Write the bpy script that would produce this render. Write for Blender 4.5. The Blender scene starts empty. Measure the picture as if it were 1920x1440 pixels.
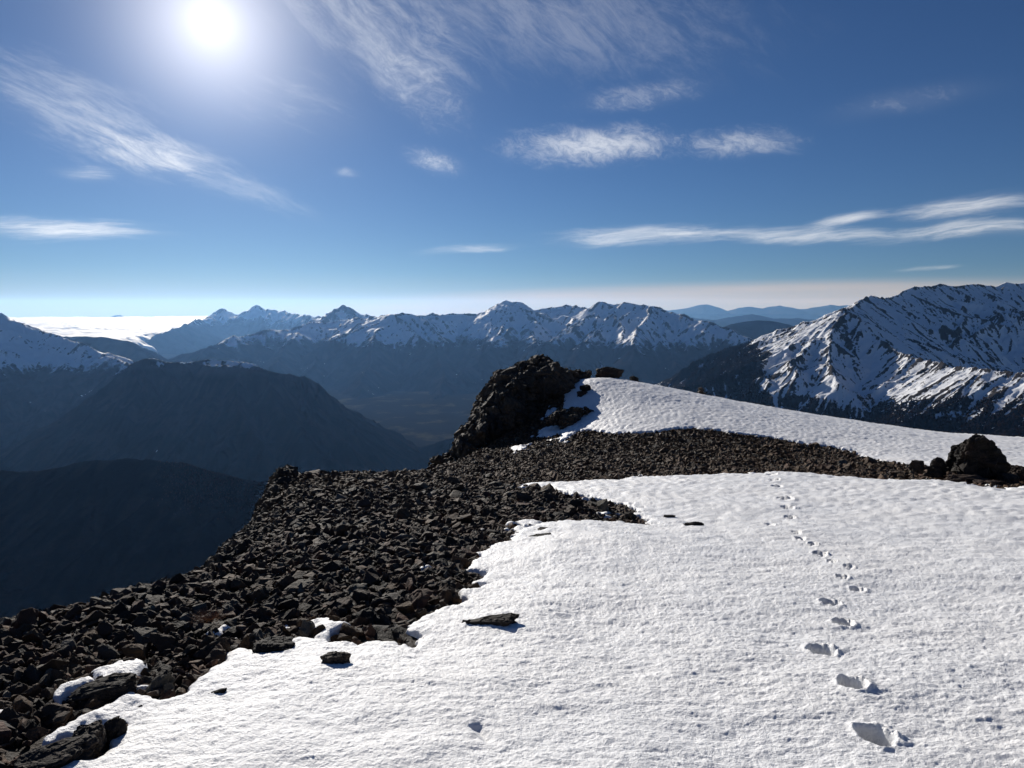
import bpy, bmesh, math, random, time
import numpy as np
from mathutils import Vector, Matrix, Euler
T0 = time.time()
random.seed(7); RNG = np.random.default_rng(11)
sc = bpy.context.scene
COL = sc.collection
F = np.float32

# ------------------------------------------------------------------ camera frame
FPX, CX, CY = 1346.0, 960.0, 720.0
PITCH = math.radians(5.9)
CP, SP = math.cos(PITCH), math.sin(PITCH)
def ray(px, py):
    u = (px - CX) / FPX; v = (CY - py) / FPX
    return np.array([u, CP + v * SP, v * CP - SP])
def W(px, py, d):
    "point on the sight line of a photo pixel at forward distance d metres"
    r = ray(px, py); return r * (d / r[1])
def azel(px, py):
    r = ray(px, py)
    return math.degrees(math.atan2(r[0], r[1])), math.degrees(math.atan2(r[2], math.hypot(r[0], r[1])))
def project(x, y, z):
    "photo pixel of a point"
    f = y * CP - z * SP; up = y * SP + z * CP
    f = np.where(f < .05, .05, f)
    return CX + FPX * x / f, CY - FPX * up / f

SUN_AZ, SUN_EL = azel(395, 42)
S = Vector((math.sin(math.radians(SUN_AZ)) * math.cos(math.radians(SUN_EL)),
            math.cos(math.radians(SUN_AZ)) * math.cos(math.radians(SUN_EL)), math.sin(math.radians(SUN_EL))))

# ------------------------------------------------------------------ noise
_ang = RNG.random(256) * 2 * np.pi
_GX, _GY = np.cos(_ang).astype(F), np.sin(_ang).astype(F)
def _hash(ix, iy, seed):
    n = ix.astype(np.uint32) * np.uint32(374761393) + iy.astype(np.uint32) * np.uint32(668265263) + np.uint32((seed * 2246822519) & 0xffffffff)
    n = (n ^ (n >> np.uint32(13))) * np.uint32(1274126177)
    return (n ^ (n >> np.uint32(16))) & np.uint32(255)
def gn(x, y, seed=0):
    x0 = np.floor(x); y0 = np.floor(y)
    ix = x0.astype(np.int32); iy = y0.astype(np.int32)
    fx = (x - x0).astype(F); fy = (y - y0).astype(F)
    u = fx * fx * fx * (fx * (fx * 6 - 15) + 10); v = fy * fy * fy * (fy * (fy * 6 - 15) + 10)
    def c(dx, dy):
        h = _hash(ix + dx, iy + dy, seed)
        return _GX[h] * (fx - dx) + _GY[h] * (fy - dy)
    a = c(0, 0); b = c(1, 0); d = c(0, 1); e = c(1, 1)
    return (a + (b - a) * u + (d + (e - d) * u - a - (b - a) * u) * v) * F(1.5)
def fbm(x, y, oct=4, seed=0, gain=.5, lac=2.03):
    s = 0; a = 1.0
    for i in range(oct):
        s = s + F(a) * gn(x, y, seed + i * 17); a *= gain
        x = x * F(lac) + F(13.7); y = y * F(lac) + F(7.3)
    return s
def ridged(x, y, oct=5, seed=0, gain=.5, lac=2.07):
    s = 0; a = 1.0; w = 1
    for i in range(oct):
        n = 1 - np.abs(gn(x, y, seed + i * 31)); n = n * n
        s = s + F(a) * n * w; w = np.clip(n * 1.6, 0, 1); a *= gain
        x = x * F(lac) + F(3.1); y = y * F(lac) + F(9.2)
    return s
def sstep(a, b, x):
    t = np.clip((x - a) / (b - a), 0, 1); return t * t * (3 - 2 * t)
def h3(ix, iy, iz, seed):
    n = ix.astype(np.uint32) * np.uint32(374761393) + iy.astype(np.uint32) * np.uint32(668265263) + iz.astype(np.uint32) * np.uint32(2147483647 - 58) + np.uint32((seed * 97531) & 0xffffffff)
    n = (n ^ (n >> np.uint32(13))) * np.uint32(1274126177); n = n ^ (n >> np.uint32(16))
    return (n & np.uint32(65535)).astype(F) / 32767.5 - 1
def vn3(p, seed=0):
    f0 = np.floor(p); i = f0.astype(np.int32); f = (p - f0).astype(F); f = f * f * (3 - 2 * f)
    o = 0
    for dx in (0, 1):
        for dy in (0, 1):
            for dz in (0, 1):
                w = (f[:, 0] if dx else 1 - f[:, 0]) * (f[:, 1] if dy else 1 - f[:, 1]) * (f[:, 2] if dz else 1 - f[:, 2])
                o = o + w * h3(i[:, 0] + dx, i[:, 1] + dy, i[:, 2] + dz, seed)
    return o

# ------------------------------------------------------------------ meshes
def mesh_of(name, V, Q, smooth=True, attrs=None):
    "mesh from vertex array and an (n,3) or (n,4) face array"
    me = bpy.data.meshes.new(name)
    V = np.ascontiguousarray(V, dtype=F); Q = np.ascontiguousarray(Q, dtype=np.int32)
    k = Q.shape[1]
    me.vertices.add(len(V)); me.vertices.foreach_set('co', V.ravel())
    me.loops.add(Q.size); me.loops.foreach_set('vertex_index', Q.ravel())
    me.polygons.add(len(Q)); me.polygons.foreach_set('loop_start', np.arange(0, Q.size, k, dtype=np.int32))
    me.polygons.foreach_set('use_smooth', np.full(len(Q), smooth, dtype=bool))
    me.update(calc_edges=True)
    for n, a in (attrs or {}).items():
        at = me.attributes.new(n, 'FLOAT', 'POINT'); at.data.foreach_set('value', np.ascontiguousarray(a, dtype=F).ravel())
    return me
def link(name, me, mat=None, parent=None):
    o = bpy.data.objects.new(name, me); COL.objects.link(o)
    if mat is not None and not me.materials: me.materials.append(mat)
    if parent: o.parent = parent
    return o
def tag(o, label=None, cat=None, group=None, kind=None):
    if label: o['label'] = label
    if cat: o['category'] = cat
    if group: o['group'] = group
    if kind: o['kind'] = kind
    return o
def grid_quads(n, m):
    "n rows by m columns"
    i = np.arange(n - 1)[:, None] * m + np.arange(m - 1)[None, :]
    return np.stack([i, i + 1, i + m + 1, i + m], -1).reshape(-1, 4)

# ------------------------------------------------------------------ node helper
class NT:
    def __init__(s, tree): s.t = tree; s.n = tree.nodes; s.l = tree.links
    def new(s, typ, **kw):
        nd = s.n.new(typ)
        for k, v in kw.items(): setattr(nd, k, v)
        return nd
    def put(s, sock, v):
        if hasattr(v, 'is_output'): s.l.new(v, sock)
        else: sock.default_value = v
    def math(s, op, a, b=0.0, c=None, clamp=False):
        nd = s.new('ShaderNodeMath', operation=op, use_clamp=clamp)
        s.put(nd.inputs[0], a); s.put(nd.inputs[1], b)
        if c is not None: s.put(nd.inputs[2], c)
        return nd.outputs[0]
    def vmath(s, op, a, b=(0, 0, 0)):
        nd = s.new('ShaderNodeVectorMath', operation=op); s.put(nd.inputs[0], a); s.put(nd.inputs[1], b)
        return nd.outputs['Value'] if op in ('DOT_PRODUCT', 'LENGTH', 'DISTANCE') else nd.outputs[0]
    def mapr(s, v, a, b, c=0.0, d=1.0, kind='SMOOTHSTEP'):
        nd = s.new('ShaderNodeMapRange', interpolation_type=kind)
        for i, x in enumerate((v, a, b, c, d)): s.put(nd.inputs[i], x)
        return nd.outputs[0]
    def noise(s, vec, scale, detail=4.0, rough=.5, dist=0.0):
        nd = s.new('ShaderNodeTexNoise'); s.put(nd.inputs['Vector'], vec)
        for k, v in (('Scale', scale), ('Detail', detail), ('Roughness', rough), ('Distortion', dist)): s.put(nd.inputs[k], v)
        return nd.outputs['Fac']
    def mix(s, f, a, b, blend='MIX'):
        nd = s.new('ShaderNodeMix', data_type='RGBA', blend_type=blend)
        s.put(nd.inputs[0], f); s.put(nd.inputs[6], a); s.put(nd.inputs[7], b); return nd.outputs[2]
    def attr(s, name):
        nd = s.new('ShaderNodeAttribute', attribute_name=name); return nd.outputs['Fac']
    def obj(s): return s.new('ShaderNodeTexCoord').outputs['Object']
    def scalev(s, v, x, y, z):
        return s.vmath('MULTIPLY', v, (x, y, z))
def rgba(r, g, b): return (r, g, b, 1.0)
def new_mat(name):
    m = bpy.data.materials.new(name); m.use_nodes = True
    t = NT(m.node_tree); b = t.n['Principled BSDF']; b.inputs['Specular IOR Level'].default_value = .2
    return m, t, b
def bump(t, h, strength=.5, dist=.1):
    nd = t.new('ShaderNodeBump'); nd.inputs['Strength'].default_value = strength; nd.inputs['Distance'].default_value = dist
    t.put(nd.inputs['Height'], h); return nd.outputs[0]

# ------------------------------------------------------------------ materials
def mat_mountain(name, rock=(.055, .05, .046), low=(.007, .0065, .0065), grain=40.0, snow_k=.5, bump_d=4.0, low2=(.024, .017, .014)):
    "snow where the snow attribute says it lies, bare rock above the trees, dark leafless woods below"
    m, t, b = new_mat(name); p = t.obj()
    n1 = t.noise(p, 1 / grain, 5, .62); n2 = t.noise(p, 1 / (grain * 6), 4, .55); n3 = t.noise(p, 1 / (grain * .3), 3, .6)
    sn = t.math('ADD', t.attr('snow'), t.math('MULTIPLY', t.math('SUBTRACT', n1, .5), snow_k))
    msk = t.mapr(sn, .46, .54)
    rk = t.mix(n1, rgba(*[c * .6 for c in rock]), rgba(*[c * 1.35 for c in rock]))
    lo = t.mix(t.mapr(t.math('ADD', n2, t.math('MULTIPLY', t.attr('rib'), .12)), .35, .72), rgba(*low), rgba(*low2))
    lo = t.mix(t.mapr(n3, .3, .7), t.mix(.5, lo, rgba(.01, .01, .01)), lo)
    base = t.mix(t.attr('wood'), rk, lo)
    t.put(b.inputs['Base Color'], t.mix(msk, base, rgba(.80, .82, .86)))
    b.inputs['Roughness'].default_value = .7; t.put(b.inputs['Specular IOR Level'], t.math('MULTIPLY', msk, .25))
    t.put(b.inputs['Normal'], bump(t, t.math('ADD', n1, t.math('MULTIPLY', n3, .4)), .6, bump_d))
    return m

def mat_rock(name, base=(.05, .043, .038), brown=(.075, .05, .033), scale=1.0, per_object=False, warm=False):
    m, t, b = new_mat(name); p = t.obj()
    if per_object: rnd = t.new('ShaderNodeObjectInfo').outputs['Random']
    else: rnd = t.attr('tint')
    n1 = t.noise(p, 9 * scale, 6, .65); n2 = t.noise(p, 2.2 * scale, 4, .55, .4); n3 = t.noise(p, 55 * scale, 4, .6)
    vor = t.new('ShaderNodeTexVoronoi', feature='DISTANCE_TO_EDGE'); t.put(vor.inputs['Vector'], p); vor.inputs['Scale'].default_value = 7 * scale
    c = t.mix(rnd, rgba(*[x * .45 for x in base]), rgba(*[x * 1.5 for x in base]))
    c = t.mix(t.mapr(t.math('ADD', n2, t.math('MULTIPLY', rnd, .35)), .5, .85), c, rgba(*brown))
    if warm:                                             # stones of another bed: tan, rust, pale grey
        wv = t.attr('warm') if not per_object else t.math('FRACT', t.math('MULTIPLY', rnd, 7.31))
        c = t.mix(t.math('MULTIPLY', t.mapr(wv, .45, 1.0), .85), c, rgba(.165, .100, .054))
        c = t.mix(t.math('MULTIPLY', t.mapr(t.math('FRACT', t.math('MULTIPLY', rnd, 13.7)), .86, .9), .7), c, rgba(.15, .075, .05))
        c = t.mix(t.math('MULTIPLY', t.mapr(t.math('FRACT', t.math('MULTIPLY', rnd, 29.3)), .88, .92), .7), c, rgba(.19, .175, .14))
    c = t.mix(t.mapr(n1, .35, .7), t.mix(.6, c, rgba(.012, .011, .010)), c)
    c = t.mix(t.math('MULTIPLY', t.mapr(n3, .58, .72), .35), c, rgba(.16, .145, .11))
    t.put(b.inputs['Base Color'], c); b.inputs['Roughness'].default_value = .75; b.inputs['Specular IOR Level'].default_value = .12
    h = t.math('ADD', t.math('MULTIPLY', n1, 1.0), t.math('MULTIPLY', n3, .3))
    t.put(b.inputs['Normal'], bump(t, h, .8, .05 / scale))
    return m

def mat_snow():
    m, t, b = new_mat('snow'); p = t.obj()
    pv = t.scalev(p, 1, 1, 1)
    g1 = t.noise(pv, 55, 3, .6); g2 = t.noise(pv, 16, 3, .55, .3); g3 = t.noise(pv, 190, 2, .6); g4 = t.noise(pv, .7, 3, .5)
    c = t.mix(t.mapr(g4, .3, .7), rgba(.90, .905, .91), rgba(.94, .935, .925))
    t.put(b.inputs['Base Color'], c)
    b.inputs['Roughness'].default_value = .5; b.inputs['Specular IOR Level'].default_value = .2
    h = t.math('ADD', t.math('MULTIPLY', g2, 1.2), t.math('ADD', t.math('MULTIPLY', g1, 1.0), t.math('MULTIPLY', g3, .5)))
    t.put(b.inputs['Normal'], bump(t, h, .48, .03))
    return m

# ------------------------------------------------------------------ far terrain
def slope_field(H, res):
    gy, gx = np.gradient(H, res); return np.hypot(gx, gy)
def blur(H, k):
    for _ in range(k):
        P = np.pad(H, 1, mode='edge')
        H = (P[:-2, 1:-1] + P[2:, 1:-1] + P[1:-1, :-2] + P[1:-1, 2:] + 2 * P[1:-1, 1:-1]) / 6
    return H
def carve(X, Y, segs, floor, res, x0, y0, cap=0.0):
    "height of a set of ridge segments (p, q, slope): the upper envelope of roofs that fall away from each"
    H = np.full(X.shape, floor, dtype=F)
    n, m = X.shape
    for p, q, sl in segs:
        R = max((max(p[2], q[2]) - floor - cap) / sl, res * 2)
        i0 = max(int((min(p[1], q[1]) - R - y0) / res), 0); i1 = min(int((max(p[1], q[1]) + R - y0) / res) + 2, n)
        j0 = max(int((min(p[0], q[0]) - R - x0) / res), 0); j1 = min(int((max(p[0], q[0]) + R - x0) / res) + 2, m)
        if i1 <= i0 or j1 <= j0: continue
        x = X[i0:i1, j0:j1]; y = Y[i0:i1, j0:j1]
        dx, dy = q[0] - p[0], q[1] - p[1]; L = dx * dx + dy * dy + 1e-6
        t = np.clip(((x - F(p[0])) * F(dx) + (y - F(p[1])) * F(dy)) / F(L), 0, 1)
        d = np.hypot(x - F(p[0]) - t * F(dx), y - F(p[1]) - t * F(dy))
        h = F(p[2]) + t * F(q[2] - p[2]) - (np.minimum(F(sl) * d + F(cap), F(1.15) * d) if cap else F(sl) * d)
        np.maximum(H[i0:i1, j0:j1], h, out=H[i0:i1, j0:j1])
    return H
def spurs(pts, step, length, drop, sl, rng, depth=1, side=0, first=0.0):
    "side ridges that leave a crest, with side ridges of their own"
    out = []
    pts = [np.array(p, float) for p in pts]
    for a, b in zip(pts[:-1], pts[1:]):
        L = math.hypot(*(b - a)[:2]); k = max(1, int(round(L / step)))
        base = math.atan2(b[1] - a[1], b[0] - a[0])
        for i in range(k):
            t = (i + rng.uniform(.1, .9)) / k
            for sd in ((-1, 1) if side == 0 else (side,)):
                if rng.random() < .15: continue
                p = a + (b - a) * t; p = p.copy(); p[2] -= first
                ang = base + sd * math.radians(rng.uniform(55, 100))
                n = 6; ln = length * rng.uniform(.6, 1.25); st = ln / n
                line = [p]
                dr = drop * rng.uniform(.8, 1.2)
                for j in range(n):
                    ang += rng.uniform(-.25, .25)
                    f = dr * (1.15 - .3 * j / n)
                    line.append(line[-1] + np.array([math.cos(ang) * st, math.sin(ang) * st, -f * st]))
                out += [(u, v, sl * rng.uniform(.95, 1.2)) for u, v in zip(line[:-1], line[1:])]
                if depth > 0:
                    out += spurs(line[1:], step * .75, length * .35, drop * 1.15, sl * 1.1, rng, depth - 1)
    return out

def streaks(H, res, wl, steps, seed):
    "noise drawn out along the fall line, so that it reads as ribs and gullies"
    n, m = H.shape
    rng = np.random.default_rng(seed)
    base = blur(rng.normal(size=H.shape).astype(F), max(1, int(round((wl / res / 2.2) ** 2))))
    base = base / base.std()
    hs = blur(H, 6); gy, gx = np.gradient(hs, res); g = np.hypot(gx, gy) + 1e-3
    dx = (gx / g).astype(F); dy = (gy / g).astype(F)
    jj0, ii0 = np.meshgrid(np.arange(m, dtype=F), np.arange(n, dtype=F))
    acc = base.copy()
    for sg in (1, -1):
        x = jj0.copy(); y = ii0.copy()
        for k in range(steps):
            ix = np.clip(np.rint(x), 0, m - 1).astype(np.int32); iy = np.clip(np.rint(y), 0, n - 1).astype(np.int32)
            x = x + sg * dx[iy, ix] * F(1.2); y = y + sg * dy[iy, ix] * F(1.2)
            ix = np.clip(np.rint(x), 0, m - 1).astype(np.int32); iy = np.clip(np.rint(y), 0, n - 1).astype(np.int32)
            acc += base[iy, ix]
    return (acc - acc.mean()) / acc.std()
MOUNTS = []
def mountain(name, label, ridges, res, sl=.55, floor=-960, spur=(500, 1500, .42), extra=(), pad=None, seed=1, det=18, det_wl=260,
             snowline=-450, snow_amp=90, rocky=.5, mat=None, cat='mountain', wood_line=None, front=None, smooth_k=0, side=0, warp=60, bias=0.0, depth=1, lic=(26, 7, 3.0, .17), patch=None, top=.5, cap=0.0):
    rng = random.Random(seed)
    segs = []; allp = []
    for r in ridges:
        P = [W(*p) for p in r]
        if len(P) > 1:
            segs += [(a, b, sl) for a, b in zip(P[:-1], P[1:])]
        allp += P
        if spur: segs += spurs(P, spur[0], spur[1], spur[2], sl * 1.12, rng, depth, side, first=4)
    for r in extra:
        P = [W(*p) for p in r]; allp += P
        segs += [(a, b, sl * 1.1) for a, b in zip(P[:-1], P[1:])]
        if spur: segs += spurs(P, spur[0] * .8, spur[1] * .5, spur[2] * 1.2, sl * 1.2, rng, depth, 0, first=6)
    A = np.array(allp); zt = A[:, 2].max()
    pd = pad if pad is not None else (zt - floor) / sl * .8
    x0, x1 = A[:, 0].min() - pd, A[:, 0].max() + pd
    y0, y1 = A[:, 1].min() - pd, A[:, 1].max() + pd * .5
    if front: y0 = max(y0, front)
    xs = np.arange(x0, x1, res, dtype=np.float64); ys = np.arange(y0, y1, res, dtype=np.float64)
    X, Y = np.meshgrid(xs.astype(F), ys.astype(F))
    H0 = carve(X, Y, segs, floor - 200, res, x0, y0, cap)
    # wander: resample a little off so that lines are not straight
    wx = fbm(X / F(det_wl * 2.2), Y / F(det_wl * 2.2), 4, seed + 3) * F(warp); wy = fbm(X / F(det_wl * 2.2) + 9, Y / F(det_wl * 2.2) - 4, 4, seed + 5) * F(warp)
    jj = np.clip((np.arange(len(xs))[None, :] + wx / F(res)), 0, len(xs) - 1.001); ii = np.clip((np.arange(len(ys))[:, None] + wy / F(res)), 0, len(ys) - 1.001)
    j0 = jj.astype(int); i0 = ii.astype(int); fj = (jj - j0).astype(F); fi = (ii - i0).astype(F)
    Hw = (H0[i0, j0] * (1 - fj) + H0[i0, j0 + 1] * fj) * (1 - fi) + (H0[i0 + 1, j0] * (1 - fj) + H0[i0 + 1, j0 + 1] * fj) * fi
    # keep the crest itself where it is
    crest = carve(X, Y, [(a, b, 1.0) for r in ridges for a, b in zip([W(*p) for p in r][:-1], [W(*p) for p in r][1:])], floor - 200, res, x0, y0)
    near = sstep(120, 10, np.clip(H0 - crest, 0, 400) * .5) if warp else 0
    H = H0 * near + Hw * (1 - near) if warp else H0
    if smooth_k: H = blur(H, smooth_k)
    rd = ridged(X / F(det_wl), Y / F(det_wl), 5, seed + 11, .52)
    fb = fbm(X / F(det_wl * .35), Y / F(det_wl * .35), 4, seed + 23)
    env = F(.35) + F(.65) * sstep(0, 150, zt - H)
    H = H + (rd - F(1.05)) * F(det) * env + fb * F(det * .22)
    H = H + np.maximum(floor - H, 0) * F(.8)
    st = streaks(H, res, lic[0], lic[1], seed + 77)
    st2 = streaks(H, res, lic[0] * 2.4, lic[1] * 2, seed + 78)
    strk = st * F(.85) + st2 * F(.45)
    H = H + strk * F(-lic[2]) * (F(.3) + F(.7) * sstep(5, 80, zt - H))
    # where snow lies
    bl = blur(H, 3); lap = (bl - H) / F(res)
    sl_f = slope_field(H, res)
    bb = blur(H, 14)
    conv = (bb - H) / F(det * .35 + res * .12)
    lown = fbm(X / 420, Y / 420, 4, seed + 41)
    SL = snowline(X, Y) if callable(snowline) else F(snowline)
    elev = (H - SL) / F(snow_amp) + lown * F(.55)
    snow = F(.5) + np.clip(elev, -1.3, top) * F(.40) + F(bias) + strk * F(lic[3])
    snow = snow + np.clip(conv, -1.2, 1.2) * F(.12 * rocky) * 2 - np.clip(sl_f - .62, -.2, .8) * F(rocky * .5)
    if not callable(snowline) and snowline >= 900: snow = snow * 0
    pv = patch(X, Y) if patch else 0
    snow = snow + pv
    wl = SL + 10 if wood_line is None else F(wood_line)
    wood = np.maximum(sstep(40, -40, H - wl - lown * 40), sstep(-.3, -.42, pv))
    V = np.stack([X, Y, H], -1).reshape(-1, 3)
    me = mesh_of(name, V, grid_quads(*X.shape), True, {'snow': snow, 'wood': wood, 'rib': strk})
    o = link(name, me, mat); tag(o, label, cat, kind='structure')
    MOUNTS.append((o, X, Y, H, snow, wood))
    return X, Y, H, snow, wood

M_NEAR = mat_mountain('mountain_near', grain=15, snow_k=.85, bump_d=4, rock=(.05, .045, .042))
M_MID = mat_mountain('mountain_mid', grain=45, snow_k=.6, bump_d=10)
M_FAR = mat_mountain('mountain_far', grain=120, snow_k=.6, bump_d=25)
M_HILL = mat_mountain('hill_woods', grain=30, snow_k=.5, bump_d=6)

# right-hand snowy mountain
mountain('snowy_mountain', 'big snow covered mountain with black rock streaks rising on the right behind the snowfield', [
    [(1240, 770, 5600), (1323, 714, 5200), (1347, 700, 5080), (1380, 681, 4920), (1413, 664, 4760), (1447, 651, 4600), (1480, 638, 4460), (1513, 621, 4330), (1547, 598, 4210), (1563, 586, 4150), (1578, 580, 4120)],
    [(1578, 580, 4120), (1593, 578, 4300), (1613, 563, 4550), (1633, 553, 4700), (1657, 560, 4850), (1673, 557, 4950), (1697, 543, 5080), (1713, 538, 5150), (1747, 537, 5250), (1763, 532, 5300), (1787, 537, 5350), (1830, 532, 5450), (1867, 537, 5500), (1887, 528, 5500), (1903, 532, 5500), (1935, 529, 5500), (2020, 540, 5500), (2150, 535, 5500)],
    [(1578, 580, 4120), (1613, 595, 4000), (1640, 625, 3850), (1680, 658, 3620), (1747, 678, 3330), (1797, 688, 3130), (1847, 691, 2980), (1920, 697, 2830), (2050, 705, 2620), (2200, 715, 2450)],
], 6.5, sl=.56, spur=(330, 900, .40), seed=4, det=10, det_wl=190, patch=lambda X, Y: -.5 * sstep(40, -40, (X - 1306) - (Y - 3700) * .276 + fbm(X / 150, Y / 150, 3, 555) * 60), snowline=lambda X, Y: -.127 * Y, snow_amp=70, rocky=.62, mat=M_NEAR, pad=900, cap=12, front=1900, warp=70, bias=.05, lic=(15, 9, 2.4, .20), top=.46)

# central range
mountain('snowy_range', 'long snow topped range with dark wooded slopes in the centre', [
    [(367, 676, 9000), (380, 660, 9200), (393, 648, 9400), (433, 631, 9900), (467, 624, 10300), (520, 619, 10600), (560, 610, 11000), (600, 601, 11400), (650, 599, 11400), (690, 596, 11000), (715, 592, 10700), (740, 588, 10500), (773, 590, 10700), (800, 590, 10900), (840, 589, 11200), (887, 591, 11400), (903, 587, 11500), (923, 576, 11500), (940, 567, 11500), (950, 563, 11500), (960, 568, 11550), (970, 565, 11600), (980, 567, 11600), (993, 580, 11500), (1023, 575, 11500), (1063, 571, 11500), (1087, 577, 11300), (1107, 580, 11200), (1120, 568, 11100), (1133, 566, 11100), (1153, 572, 11100), (1173, 566, 11000), (1207, 570, 10900), (1240, 578, 10800), (1280, 590, 10500), (1313, 600, 10200), (1347, 610, 10000), (1380, 622, 9800), (1440, 645, 9500), (1500, 675, 9200)],
], 15, sl=.5, spur=(1300, 2600, .33), extra=[
    [(740, 588, 10500), (705, 637, 9700), (690, 690, 8600), (650, 760, 7300), (600, 800, 6600)],
    [(740, 588, 10500), (800, 640, 9700), (850, 700, 8400), (800, 780, 6900), (740, 820, 6000)],
    [(970, 602, 10900), (930, 640, 9900), (880, 700, 8600), (760, 775, 6900), (650, 810, 6200)],
    [(1120, 572, 11100), (1090, 640, 9700), (1040, 710, 8000), (960, 790, 6500)],
    [(1240, 578, 10800), (1250, 640, 9600), (1300, 700, 8200), (1330, 770, 6900)],
    [(560, 610, 11000), (520, 660, 9400), (480, 720, 7900)],
], seed=9, det=38, det_wl=620, snowline=-430, snow_amp=110, rocky=.8, mat=M_MID, pad=2200, front=5200, cap=18, warp=120, bias=.05, lic=(40, 7, 5, .13), top=.5)

# left snowy ridge
mountain('snowy_ridge', 'snowy ridge falling from the left edge with wooded lower slope', [
    [(-500, 520, 6300), (-250, 555, 6200), (-100, 570, 6100), (0, 587, 6000), (20, 597, 6000), (37, 606, 6000), (67, 618, 5950), (110, 630, 5900), (143, 643, 5800), (177, 652, 5700), (200, 665, 5600), (240, 684, 5400), (300, 720, 5100)],
], 9, sl=.52, spur=(420, 1200, .40), seed=21, det=20, det_wl=230, snowline=-430, snow_amp=70, rocky=.45, mat=M_NEAR, pad=1900, front=3400, cap=8, warp=60, bias=.06, lic=(24, 8, 3, .13), top=.55)

# flat-topped hill
mountain('table_hill', 'dark flat topped hill with a patch of snow on its summit', [
    [(-30, 910, 3800), (20, 878, 3900), (60, 842, 3930), (110, 810, 3950), (143, 777, 3980), (167, 743, 4000), (207, 714, 4080), (247, 681, 4150), (267, 673, 4180), (287, 671, 4200), (310, 677, 4220), (350, 678, 4250), (383, 674, 4280), (433, 675, 4280), (473, 680, 4250), (490, 688, 4230), (520, 698, 4200), (547, 701, 4200), (573, 707, 4200), (597, 720, 4200), (617, 743, 4180), (640, 768, 4150), (660, 799, 4150), (683, 816, 4150), (707, 824, 4150), (740, 838, 4150), (790, 862, 4100)],
    [(383, 683, 4080), (433, 685, 4050), (478, 692, 4040), (520, 707, 4030)],
], 7, sl=.6, spur=(420, 900, .5), seed=31, det=12, det_wl=260, snowline=-332, snow_amp=22, rocky=.45, mat=M_HILL, pad=900, front=2900, cap=75, warp=50, wood_line=-330, cat='hill', bias=.05, lic=(24, 7, 3, .12), patch=lambda X, Y: (sstep(-1980, -1800, X) * sstep(-1480, -1560, X) - 1) * .16)

# near wooded hill
mountain('wooded_hill', 'near black wooded hill filling the lower left with reddish brush along its edge', [
    [(-400, 900, 1900), (-150, 885, 1950), (0, 882, 2000), (67, 883, 2000), (110, 875, 2000), (150, 867, 2000), (217, 860, 2000), (283, 862, 1990), (333, 867, 1970), (363, 877, 1950), (390, 886, 1930), (417, 889, 1910), (433, 897, 1890), (450, 915, 1870), (473, 924, 1850), (503, 926, 1830), (560, 960, 1800)],
], 5, sl=.5, spur=(300, 700, .42), seed=37, det=9, det_wl=150, snowline=900, snow_amp=90, rocky=.2, mat=M_HILL, pad=750, front=1150, warp=30, wood_line=500, cat='hill')

mountain('valley_hill', 'small dark hill on the valley floor behind the crag', [
    [(690, 893, 4200), (740, 862, 4250), (770, 847, 4300), (800, 836, 4350), (850, 820, 4400), (930, 800, 4500), (1000, 800, 4500)],
], 14, sl=.5, spur=(400, 500, .4), seed=43, det=10, det_wl=200, snowline=900, mat=M_HILL, pad=500, warp=30, wood_line=500, cat='hill')

mountain('dark_ridge', 'dark cliffed ridge in shade behind the left snowy ridge', [
    [(-60, 640, 9300), (60, 637, 9200), (127, 630, 9000), (160, 629, 9000), (205, 633, 9000), (250, 642, 8950), (268, 655, 8900), (290, 669, 8800), (330, 700, 8500)],
], 22, sl=.6, spur=(700, 900, .45), seed=47, det=20, det_wl=350, snowline=900, mat=M_MID, pad=900, warp=50, cat='ridge', wood_line=900)

mountain('distant_peaks', 'blue hazy snow peaks with jagged summits beyond the fog bank', [
    [(250, 650, 15000), (300, 627, 16000), (343, 611, 18000), (360, 603, 19500), (375, 598, 20500), (393, 597, 21000), (405, 586, 22000), (418, 580, 22000), (432, 583, 22000), (445, 588, 22000), (455, 590, 22000), (465, 582, 22000), (470, 575, 22000), (480, 571, 22000), (488, 575, 22000), (492, 582, 22000), (500, 577, 22000), (515, 577, 22000), (530, 582, 22000), (540, 586, 21500), (560, 592, 21000), (590, 594, 20000), (640, 600, 19000)],
    [(600, 602, 14500), (612, 588, 14800), (625, 579, 15000), (650, 578, 15000), (665, 580, 15000), (680, 585, 15000), (710, 588, 14800), (740, 594, 14600), (800, 605, 14500)],
], 34, sl=.55, spur=(1300, 2600, .4), seed=53, det=85, det_wl=900, snowline=-330, snow_amp=160, rocky=.6, mat=M_FAR, pad=2500, cap=34, warp=60, wood_line=-420, lic=(90, 7, 14, .17), top=.5)

mountain('dark_distant_hill', 'smooth dark blue hill in the gap left of the big snowy mountain', [
    [(1290, 640, 14500), (1340, 615, 14200), (1380, 605, 14000), (1420, 601, 14000), (1450, 602, 14000), (1480, 608, 14000), (1520, 622, 14000), (1600, 650, 14000)],
], 40, sl=.4, spur=(1500, 2500, .3), seed=59, det=20, det_wl=900, snowline=900, mat=M_FAR, pad=1800, warp=50, wood_line=900, cat='hill')
mountain('blue_ridge', 'pale blue hazy ridge far off in the right gap', [
    [(1180, 606, 30000), (1250, 600, 30000), (1300, 596, 30000), (1340, 599, 30000), (1390, 592, 30000), (1410, 589, 30000), (1450, 596, 30000), (1500, 597, 30000), (1560, 604, 30000), (1640, 612, 30000)],
], 80, sl=.3, spur=(2500, 3000, .25), seed=61, det=40, det_wl=1500, snowline=900, mat=M_FAR, pad=2500, warp=80, wood_line=900, cat='ridge', depth=0)
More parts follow.
